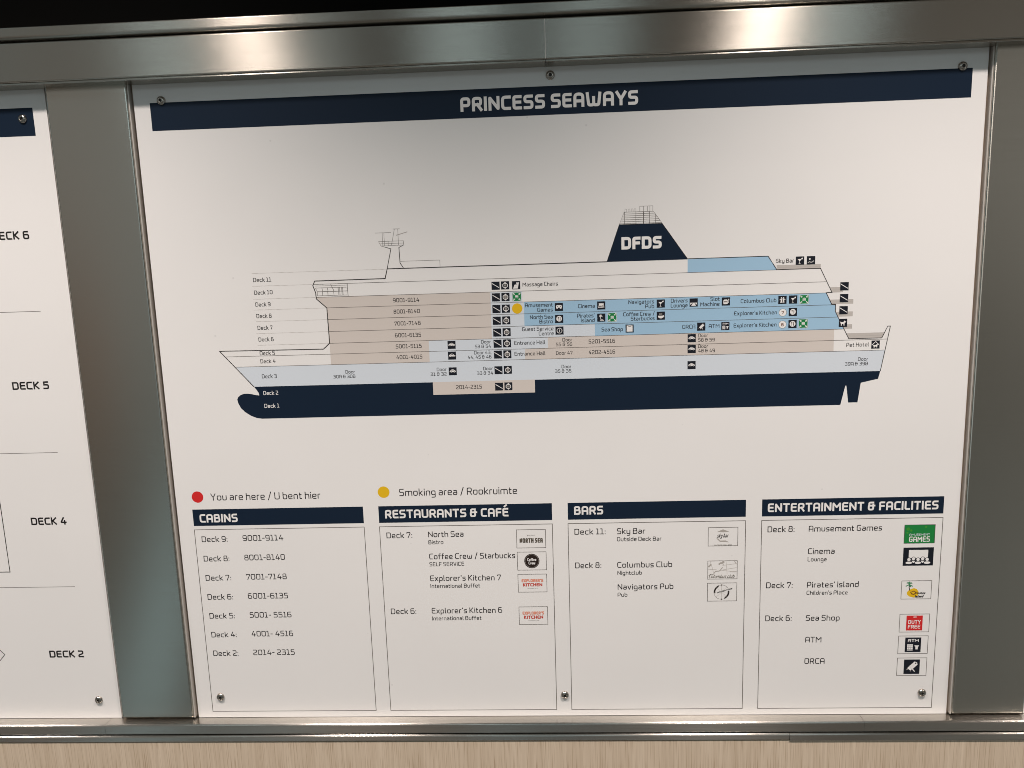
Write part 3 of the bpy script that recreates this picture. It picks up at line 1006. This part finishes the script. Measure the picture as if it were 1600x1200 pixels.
def sym_palm(p):
    p.line([(0.42, 0.3), (0.4, 0.5), (0.48, 0.8)], 0.06)
    for a, b in (((0.22, 0.42), 0.06), ((0.28, 0.24), 0.06), ((0.42, 0.16), 0.05), ((0.58, 0.24), 0.06), ((0.66, 0.42), 0.06)):
        p.line([(0.43, 0.31), ((a[0] + 0.43) / 2, a[1] - 0.06), a], b)
    p.poly([(0.32, 0.86), (0.4, 0.76), (0.6, 0.72), (0.84, 0.84), (0.82, 0.88)])


def sym_martini(p):
    p.poly([(0.22, 0.3), (0.72, 0.3), (0.47, 0.6)])
    p.line([(0.47, 0.55), (0.47, 0.82)], 0.05)
    p.poly([(0.32, 0.86), (0.47, 0.79), (0.62, 0.86)])
    p.disc(0.75, 0.26, 0.09)
    p.line([(0.5, 0.42), (0.84, 0.14)], 0.035)


def sym_road(p):
    p.rect(0.0, 0.0, 1.0, 0.02, ICON)
    p.poly([(0.08, 0.52), (0.92, 0.52), (0.92, 0.6), (0.08, 0.6)])
    p.poly([(0.08, 0.6), (0.3, 0.6), (0.12, 0.76), (0.08, 0.76)])
    p.poly([(0.70, 0.6), (0.92, 0.6), (0.92, 0.76), (0.88, 0.76)])
    p.poly([(0.4, 0.6), (0.6, 0.6), (0.8, 0.9), (0.2, 0.9)], WHITE, 0.005)
    p.line([(0.33, 0.62), (0.12, 0.9)], 0.05, ICON, 0.02)
    p.line([(0.67, 0.62), (0.88, 0.9)], 0.05, ICON, 0.02)


def sym_slot(p):
    p.poly([(0.2, 0.36), (0.32, 0.26), (0.62, 0.26), (0.72, 0.36), (0.72, 0.82), (0.2, 0.82)])
    p.rect(0.27, 0.45, 0.65, 0.6, ICON, 0.02)
    for k in range(3):
        p.rect(0.30 + 0.115 * k, 0.48, 0.385 + 0.115 * k, 0.57, GREY, 0.03)
    p.line([(0.74, 0.66), (0.84, 0.62), (0.84, 0.3)], 0.05)
    p.disc(0.84, 0.24, 0.06)


def sym_coffee(p):
    p.poly([(0.13, 0.5), (0.87, 0.5), (0.8, 0.7), (0.62, 0.82), (0.38, 0.82), (0.2, 0.7)])
    p.ring(0.82, 0.56, 0.08, 0.045)
    for x in (0.32, 0.42, 0.52, 0.62):
        p.line([(x, 0.2), (x + 0.03, 0.28), (x, 0.36), (x + 0.02, 0.4)], 0.05, GREY)


def sym_shop(p):
    p.rect(0.14, 0.12, 0.86, 0.88)
    p.rect(0.34, 0.2, 0.68, 0.26, ICON, 0.02)


def sym_orca(p):
    p.poly([(0.38, 0.42), (0.66, 0.14), (0.82, 0.2), (0.86, 0.36), (0.58, 0.64)])
    p.poly([(0.22, 0.6), (0.34, 0.46), (0.52, 0.68), (0.42, 0.76)], WHITE, 0.005)
    p.line([(0.36, 0.43), (0.7, 0.84)], 0.06, WHITE, 0.01)
    p.line([(0.44, 0.7), (0.42, 0.82)], 0.05, GREY)
    p.line([(0.18, 0.7), (0.26, 0.66)], 0.06, GREY)
    p.disc(0.74, 0.26, 0.045, ICON, 0.02)


def sym_atm(p):
    p.text('ATM', 0.17, 0.31, 0.68, 0.2, 2.2)
    for r in range(3):
        for c in range(3):
            p.rect(0.14 + 0.125 * c, 0.46 + 0.125 * r, 0.245 + 0.125 * c, 0.565 + 0.125 * r)
    p.rect(0.14, 0.835, 0.495, 0.89)
    p.poly([(0.6, 0.54), (0.88, 0.54), (0.88, 0.6), (0.83, 0.62), (0.81, 0.82), (0.67, 0.82), (0.66, 0.62), (0.6, 0.6)])


def sym_pool(p):
    p.disc(0.36, 0.34, 0.1)
    p.line([(0.14, 0.78), (0.3, 0.66), (0.5, 0.72), (0.68, 0.7), (0.86, 0.54)], 0.06)
    p.line([(0.24, 0.82), (0.6, 0.78)], 0.035, GREY)


def sym_couple(p):
    for x, s in ((0.37, 1), (0.63, -1)):
        p.disc(x, 0.24, 0.075)
        p.poly([(x - 0.1, 0.34), (x + 0.1, 0.34), (x + 0.08, 0.6), (x + 0.1, 0.86), (x + 0.01, 0.86), (x, 0.66), (x - 0.03, 0.86), (x - 0.11, 0.86), (x - 0.08, 0.6)])
        p.line([(x, 0.4), (x - 0.22 * s, 0.5)], 0.06, WHITE, 0.01)
    p.line([(0.4, 0.42), (0.62, 0.34)], 0.06, WHITE, 0.02)


def sym_dog(p):
    p.poly([(0.2, 0.42), (0.28, 0.38), (0.55, 0.4), (0.64, 0.26), (0.72, 0.22), (0.76, 0.3), (0.88, 0.36), (0.84, 0.44), (0.72, 0.46),
            (0.68, 0.6), (0.68, 0.84), (0.59, 0.84), (0.57, 0.64), (0.38, 0.62), (0.36, 0.84), (0.27, 0.84), (0.26, 0.62), (0.2, 0.52)])
    p.line([(0.22, 0.43), (0.13, 0.33)], 0.05)


def sym_pet_house(p):
    p.line([(0.08, 0.54), (0.5, 0.14), (0.92, 0.54)], 0.075)
    p.poly([(0.26, 0.56), (0.56, 0.56), (0.66, 0.44), (0.8, 0.5), (0.72, 0.6), (0.7, 0.86), (0.62, 0.86), (0.58, 0.74), (0.4, 0.74), (0.38, 0.88),
            (0.29, 0.88), (0.28, 0.7), (0.18, 0.52)])


class Pict:
    """a square pictogram drawn in unit coordinates"""

    def __init__(self, ik, x, y, s):
        self.k, self.s = ik, s
        self.x, self.y = x - s / 2, y - s / 2
        self.n = 0

    def m(self, pts):
        return [(self.x + a * self.s, self.y + b * self.s) for a, b in pts]

    def _dz(self, dz):
        self.n += 1
        return 0.05 + dz * 1.5 + 0.0025 * self.n

    def poly(self, pts, m=WHITE, dz=0.0):
        self.k.poly(self.m(pts), m, self._dz(dz))

    def rect(self, x0, y0, x1, y1, m=WHITE, dz=0.0):
        self.poly([(x0, y0), (x1, y0), (x1, y1), (x0, y1)], m, dz)

    def disc(self, x, y, r, m=WHITE, dz=0.0):
        q = self.m([(x, y)])[0]
        self.k.disc(q[0], q[1], r * self.s, m, self._dz(dz), 20)

    def ring(self, x, y, r, w, m=WHITE, dz=0.0):
        q = self.m([(x + r * math.cos(math.pi * k / 14), y + r * math.sin(math.pi * k / 14)) for k in range(28)])
        self.k.stroke(q, w * self.s, m, self._dz(dz), closed=True)

    def line(self, pts, w, m=WHITE, dz=0.0, closed=False):
        self.k.stroke(self.m(pts), w * self.s, m, self._dz(dz), closed=closed)

    def frame(self, x0, y0, x1, y1, w, m, dz=0.0):
        q = self.m([(x0, y0), (x1, y1)])
        self.k.frame(*q[0], *q[1], w * self.s, m, self._dz(dz))

    def text(self, s, x, y, w, cap, weight, m=WHITE, dz=0.0):
        q = self.m([(x, y)])[0]
        self.k.text(s, q[0], q[1], w * self.s, cap * self.s, weight, m, self._dz(dz))


def pictogram(x, y, draw, size=8.75, ground=ICON, label=None):
    k = Ink(0.32)
    k.rect(x - size / 2, y - size / 2, x + size / 2, y + size / 2, ground)
    draw(Pict(k, x, y, size))
    return k.build('pictogram', board, label)


for y in (203.0, 215.5, 228.1, 240.8, 253.7, 265.9, 277.9, 295.2, 313.5):
    pictogram(-64.6, y, sym_stairs)
    pictogram(-54.3, y - 0.1, sym_lift)
for y in (215.0, 227.5, 240.3):
    pictogram(306.0, y, sym_stairs)
for x, y in ((-115.2, 265.8), (-115.2, 277.7), (-115.2, 295.1), (145.8, 265.7), (145.8, 277.5), (145.8, 295.1)):
    pictogram(x, y, sym_car)
for x, y in ((-42.1, 215.5), (60.4, 240.7), (264.3, 227.5), (264.1, 253.3)):
    pictogram(x, y, sym_assembly, 9.5, GREEN, 'green assembly point pictogram')
for x, y, d in ((-42.4, 203.1, sym_massage), (3.2, 227.9, sym_pad), (3.2, 240.8, sym_fork), (3.3, 253.5, sym_info), (48.8, 227.6, sym_cinema),
                (48.7, 240.7, sym_palm), (112.6, 227.5, sym_martini), (147.6, 227.4, sym_road), (181.8, 227.3, sym_slot), (112.6, 240.5, sym_coffee),
                (79.1, 253.4, sym_shop), (155.9, 253.5, sym_orca), (181.6, 253.6, sym_atm), (258.7, 186.6, sym_martini), (270.2, 186.6, sym_pool),
                (241.5, 227.4, sym_couple), (252.7, 227.4, sym_martini), (252.8, 240.6, sym_fork), (252.8, 253.5, sym_fork),
                (305.9, 253.8, sym_dog), (341.1, 278.0, sym_pet_house)):
    pictogram(x, y, d)
for x, y, s in ((242.2, 240.9, '7'), (242.2, 253.8, '6')):
    k = Ink(0.32).disc(x, y, 4.15, DUSK).disc(x, y, 3.85, WHITE, 0.03)
    k.text(s, x - 1.35, y + 1.75, 2.7, 3.4, 1.9, ORANGE, 0.07)
    k.build('number_disc', board)

Ink(0.32).disc(-42.0, 228.2, 5.6, YELLOW).build('marker_dot', board, 'yellow smoking area dot on the ship')
Ink(0.2).disc(-416.5, 433.4, 6.75, RED).build('marker_dot', board, 'red dot')
Ink(0.2).disc(-200.3, 431.7, 6.75, YELLOW).build('marker_dot', board, 'yellow dot')
lettering(board, [('You are here / U bent hier', -401.2, 437.9, 127.9, 'note')])
lettering(board, [('Smoking area / Rookruimte', -182.5, 436.6, 134.3, 'note')])


# ---- the four lists
def table(x0, x1, head, rows, label):
    root = Ink(0.15).frame(x0, 472.7, x1, 701.8, 0.68, LINE).build('list_frame', board, label)
    h = Ink(0.12).rect(x0, 448.3, x1, 468.1, NAVY)
    s, x, y, w = head
    h.text(s, x, y, w, *STYLE['head'][:2], WHITE, 0.1)
    h.build('list_header', root)
    for block in rows:
        lettering(root, block)
    return root


def deck_row(a, x, y, b, xb, w):
    return [(a, x, y, 30.5, 'row'), (b, xb, y - 0.6, w, 'row')]


cabins = table(-424.2, -225.2, ('CABINS', -416.6, 464.1, 45.1),
               [deck_row(f'Deck {n}:', -416.6, y, s, -368.2, w) for n, y, s, w in
                ((9, 487.7, '9001-9114', 47.7), (8, 511.4, '8001-8140', 47.7), (7, 535.1, '7001-7148', 47.9), (6, 558.8, '6001-6135', 47.6),
                 (5, 582.5, '5001- 5516', 49.8), (4, 606.2, '4001- 4516', 49.9), (2, 629.9, '2014- 2315', 50.0))], 'cabins list')

food = table(-207.5, -9.6, ('RESTAURANTS & CAFÉ', -200.2, 462.9, 141.2), [
    [('Deck 7:', -200.0, 486.6, 29.8, 'row')],
    [('North Sea', -151.8, 486.2, 40.6, 'row'), ('Bistro', -152.0, 494.6, 17.3, 'sub')],
    [('Coffee Crew / Starbucks', -151.9, 512.8, 99.0, 'row'), ('SELF SERVICE', -152.1, 521.2, 40.2, 'sub')],
    [("Explorer's Kitchen 7", -152.1, 539.3, 82.2, 'row'), ('International Buffet', -152.2, 547.8, 57.8, 'sub')],
    [('Deck 6:', -200.2, 579.4, 29.8, 'row')],
    [("Explorer's Kitchen 6", -152.2, 579.2, 82.4, 'row'), ('International Buffet', -152.2, 587.7, 57.8, 'sub')]], 'restaurants list')

bars = table(8.2, 207.0, ('BARS', 15.3, 462.4, 32.7), [
    [('Deck 11:', 15.3, 485.9, 35.3, 'row')],
    [('Sky Bar', 63.3, 486.0, 31.7, 'row'), ('Outside Deck Bar', 63.3, 494.5, 50.1, 'sub')],
    [('Deck 8:', 15.4, 526.1, 29.8, 'row')],
    [('Columbus Club', 63.3, 526.2, 62.0, 'row'), ('Nightclub', 63.4, 534.8, 27.8, 'sub')],
    [('Navigators Pub', 63.5, 552.7, 63.4, 'row'), ('Pub', 63.4, 561.3, 11.0, 'sub')]], 'bars list')

fun = table(224.8, 423.0, ('ENTERTAINMENT & FACILITIES', 231.2, 463.2, 187.9), [
    [('Deck 8:', 231.5, 486.7, 29.8, 'row')],
    [('Amusement Games', 277.0, 486.7, 80.3, 'row')],
    [('Cinema', 276.9, 513.2, 29.6, 'row'), ('Lounge', 276.8, 521.8, 21.1, 'sub')],
    [('Deck 7:', 231.3, 553.1, 29.8, 'row')],
    [("Pirates' Island", 277.0, 553.1, 57.9, 'row'), ("Children's Place", 276.8, 561.8, 46.0, 'sub')],
    [('Deck 6:', 231.2, 593.1, 29.8, 'row')],
    [('Sea Shop', 276.9, 593.2, 37.9, 'row')], [('ATM', 277.0, 619.7, 18.2, 'row')], [('ORCA', 276.9, 646.2, 22.8, 'row')]], 'facilities list')


# ---- logo tiles
class Tile(Pict):
    def __init__(self, root, x, y, w=33.0, h=21.7, ground=None, edge=LINE):
        self.root = root
        self.k = Ink(0.2)
        self.x, self.y, self.w, self.h = x - w / 2, y - h / 2, w, h
        self.s = w
        self.n = 0
        if ground:
            self.k.rect(self.x, self.y, self.x + w, self.y + h, ground)
        if edge:
            self.k.frame(self.x, self.y, self.x + w, self.y + h, 0.55, edge, 0.02)

    def m(self, pts):
        return [(self.x + a * self.w, self.y + b * self.h) for a, b in pts]

    def word(self, s, x0, x1, y0, y1, weight, m, **kw):
        """s filling the box x0..x1, y0 (cap line) .. y1 (base line), in tile fractions"""
        (ax, ay), (bx, by) = self.m([(x0, y0), (x1, y1)])
        self.k.text(s, ax, by, bx - ax, by - ay, weight, m, self._dz(0.02), **kw)

    def done(self, label=None):
        return self.k.build('logo_tile', self.root, label)


t = Tile(food, -34.1, 489.9)
t.word('BISTRO', 0.37, 0.64, 0.29, 0.35, 1.4, DUSK, gap=3.0)
t.word('NORTH SEA', 0.10, 0.90, 0.465, 0.72, 2.3, DUSK)
t.done()

t = Tile(food, -34.0, 516.6)
t.disc(0.5, 0.5, 0.265, BROWN)
t.k.stroke([(-34.0 + 7.7 * math.cos(math.pi * k / 24), 516.6 + 7.7 * math.sin(math.pi * k / 24)) for k in range(48)], 0.22, GREY, 0.09, closed=True)
t.word('Coffee', 0.345, 0.655, 0.34, 0.50, 1.9, WHITE)
t.word('Crew', 0.385, 0.615, 0.53, 0.69, 1.9, WHITE)
t.done()

for y in (543.4, 583.2):
    t = Tile(food, -34.0, y)
    t.word("EXPLORER'S", 0.12, 0.88, 0.265, 0.44, 2.5, SALMON, gap=0.5)
    t.word('KITCHEN', 0.165, 0.85, 0.495, 0.68, 2.4, TOMATO)
    t.word('international buffet', 0.32, 0.70, 0.765, 0.805, 1.1, DUSK)
    t.done()

t = Tile(bars, 182.1, 491.0)
t.poly([(0.30, 0.235), (0.5, 0.10), (0.71, 0.235), (0.5, 0.26)], GREY)
t.word('sky bar', 0.29, 0.66, 0.33, 0.545, 1.3, OUTLINE, slant=0.35)
t.poly([(0.27, 0.575), (0.34, 0.60), (0.41, 0.71), (0.60, 0.71), (0.70, 0.80), (0.68, 0.81), (0.60, 0.78), (0.40, 0.78)], GREY)
t.word('OUTSIDE DECK BAR', 0.21, 0.80, 0.93, 0.985, 1.5, DUSK)
t.done()

t = Tile(bars, 182.0, 530.5)
for pts, w, m in (([(0.02, 0.33), (0.12, 0.18)], 0.055, GREY), ([(0.37, 0.2), (0.46, 0.09)], 0.05, GREY), ([(0.45, 0.14), (0.56, 0.04)], 0.06, GREY),
                  ([(0.5, 0.02), (0.53, 0.26)], 0.02, GREY), ([(0.50, 0.36), (0.41, 0.55), (0.26, 0.58), (0.2, 0.7)], 0.03, GREY),
                  ([(0.02, 0.46), (0.3, 0.48)], 0.014, BALCONY), ([(0.5, 0.25), (0.98, 0.16)], 0.014, BALCONY), ([(0.5, 0.5), (0.98, 0.38)], 0.014, BALCONY),
                  ([(0.46, 0.52), (0.98, 0.62)], 0.014, BALCONY), ([(0.08, 0.02), (0.22, 0.74)], 0.012, BALCONY), ([(0.62, 0.02), (0.66, 0.74)], 0.012, BALCONY),
                  ([(0.9, 0.03), (0.97, 0.16)], 0.03, BALCONY), ([(0.76, 0.6), (0.98, 0.61)], 0.03, BALCONY)):
    t.line(pts, w, m)
t.word('Columbus club', 0.03, 0.90, 0.76, 0.945, 1.3, DUSK, slant=0.35)
t.line([(0.03, 0.8), (0.12, 0.72), (0.2, 0.76)], 0.015, DUSK)
t.done()

t = Tile(bars, 181.9, 557.1)
cx, cy, r = 181.9 - 0.6, 557.2, 8.6
arc = lambda a0, a1, rr: [(cx + rr * math.cos(math.radians(a0 + (a1 - a0) * k / 16)), cy + rr * math.sin(math.radians(a0 + (a1 - a0) * k / 16))) for k in range(17)]
t.k.stroke([(cx + r * math.cos(math.pi * k / 24), cy + r * math.sin(math.pi * k / 24)) for k in range(48)], 0.3, DUSK, 0.03, closed=True)
t.k.poly(arc(170, 250, r + 0.25) + arc(250, 170, r - 1.6)[2:], OUTLINE, 0.045)
t.k.poly(arc(-10, 70, r + 0.25) + arc(70, -10, r - 1.6)[2:], OUTLINE, 0.05)
for a in range(0, 180, 45):
    c_, s_ = math.cos(math.radians(a)), math.sin(math.radians(a))
    t.k.stroke([(cx - r * c_, cy - r * s_), (cx + r * c_, cy + r * s_)], 0.16 if a != 90 else 0.3, GREY, 0.055 + a * 0.0001)
for a in (90, 270):
    t.k.disc(cx + r * math.cos(math.radians(a)), cy + r * math.sin(math.radians(a)), 0.8, DUSK, 0.07, 12)
t.k.text('NAVIGATORS', 176.6, 558.6, 17.0, 1.6, 2.4, OUTLINE, 0.08, gap=0.7, rise=0.29)
t.done()

t = Tile(fun, 398.6, 491.5, 33.2, 21.4, GAMES)
for x, y, rr in ((0.12, 0.22, 1.9), (0.22, 0.3, 1.4), (0.1, 0.42, 1.2), (0.7, 0.12, 1.3)):
    q = t.m([(x, y)])[0]
    t.k.disc(q[0], q[1], rr, GAMES2, 0.03 + 0.01 * x, 14)
t.word('AMUSEMENT', 0.17, 0.84, 0.475, 0.59, 1.6, PALE)
t.word('GAMES', 0.165, 0.845, 0.635, 0.925, 1.6, WHITE)
t.done('green games logo tile')

t = Tile(fun, 398.5, 517.9, 33.2, 21.4, ICON, None)
t.rect(0.185, 0.135, 0.82, 0.58)
for k in range(5):
    x, y = 0.20 + 0.15 * k, (0.66 if k % 2 == 0 else 0.615)
    t.disc(x, y, 0.072, ICON, 0.02)
    t.disc(x, y, 0.055, WHITE, 0.035)
for k, x in enumerate((0.20, 0.5, 0.80)):
    q = t.m([(x, 0.84)])[0]
    t.k.disc(q[0], q[1], 3.6, WHITE, 0.1, 24, 1.45)
for x in (0.35, 0.65):
    t.poly([(x - 0.065, 0.73), (x + 0.065, 0.73), (x + 0.01, 0.85), (x - 0.01, 0.85)], WHITE, 0.02)
t.done('black cinema logo tile')

t = Tile(fun, 398.5, 557.4)
t.poly([(0.19, 0.62), (0.27, 0.48), (0.42, 0.40), (0.52, 0.46), (0.58, 0.62), (0.56, 0.80), (0.44, 0.93), (0.28, 0.86), (0.2, 0.76)], YELLOW)
t.poly([(0.3, 0.62), (0.42, 0.54), (0.5, 0.62), (0.44, 0.78), (0.34, 0.74)], ORANGE, 0.01)
t.poly([(0.32, 0.66), (0.42, 0.58), (0.47, 0.63), (0.42, 0.73)], YELLOW, 0.02)
t.line([(0.26, 0.2), (0.255, 0.36), (0.28, 0.53)], 0.03, BROWN, 0.02)
for a in ((0.14, 0.30), (0.17, 0.14), (0.26, 0.09), (0.35, 0.15), (0.37, 0.30), (0.31, 0.33)):
    t.line([(0.26, 0.21), ((a[0] + 0.26) / 2, a[1] - 0.05), a], 0.032, LEAF, 0.02)
t.word('Pirates', 0.47, 0.80, 0.605, 0.74, 2.2, OUTLINE, slant=0.25)
t.word('Island', 0.46, 0.74, 0.78, 0.925, 2.4, OUTLINE, slant=0.25)
t.done()

t = Tile(fun, 398.4, 597.3)
t.k.rect(389.4, 588.3, 407.4, 606.3, RED, 0.03)
t.k.rect(397.0, 589.5, 400.6, 590.5, WHITE, 0.06)
t.k.text('DUTY', 391.6, 598.2, 13.8, 4.5, 1.75, WHITE, 0.06)
t.k.text('FREE', 391.4, 604.0, 13.8, 4.5, 1.75, WHITE, 0.06)
t.done('red duty free logo tile')

t = Tile(fun, 398.2, 623.8)
t.k.rect(389.3, 614.9, 407.1, 632.7, ICON, 0.03)
sym_atm(Pict(t.k, 398.2, 623.8, 17.8))
t.done()

t = Tile(fun, 398.2, 650.8)
t.k.rect(389.3, 641.9, 407.1, 659.7, ICON, 0.03)
sym_orca(Pict(t.k, 398.2, 650.8, 17.8))
t.done()

# ---------------------------------------------------------------- deck plan board on the left
plan = empty('deck_plan_board', -980, 708.6)
tag(plan, 'white deck plan board cut off by the left edge', 'deck plan')
board_panel(plan, -1390, -537.8)
Ink(0.1).rect(-1375, -0.6, -553.2, 28.4, NAVY).build('title_banner', plan)
for i, (x, y) in enumerate(((-565.2, 10.6), (-563.7, 685.6))):
    screw(plan, x, y, 0.9 + i)
for s, y, w in (('DECK 6', 136.6, 42.6), ('DECK 5', 303.4, 42.8), ('DECK 4', 463.6, 42.6), ('DECK 2', 630.2, 42.4)):
    lettering(plan, [(s, -617.6, y, w, 'plan')])
for x, y in ((-573.2, 215.6), (-574.9, 377.3), (-575.1, 540.4)):
    Ink(0.12).stroke([(-1370, y), (x, y)], 0.55, LINE).build('divider_line', plan)
Ink(0.12).frame(-1330, 392, -651.7, 521.0, 0.95, OUTLINE).build('deck_outline', plan)
Ink(0.12).stroke([(-1330, 599.0), (-697.0, 599.0), (-673.0, 625.8), (-697.0, 652.6), (-1330, 652.6)], 0.85, OUTLINE).build('deck_outline', plan)

# ---------------------------------------------------------------- next board, a sliver at the right edge
nxt = empty('notice_board', 960, 708.6)
tag(nxt, 'sliver of a white board beyond the right-hand pillar', 'board')
board_panel(nxt, 526.5, 1250)
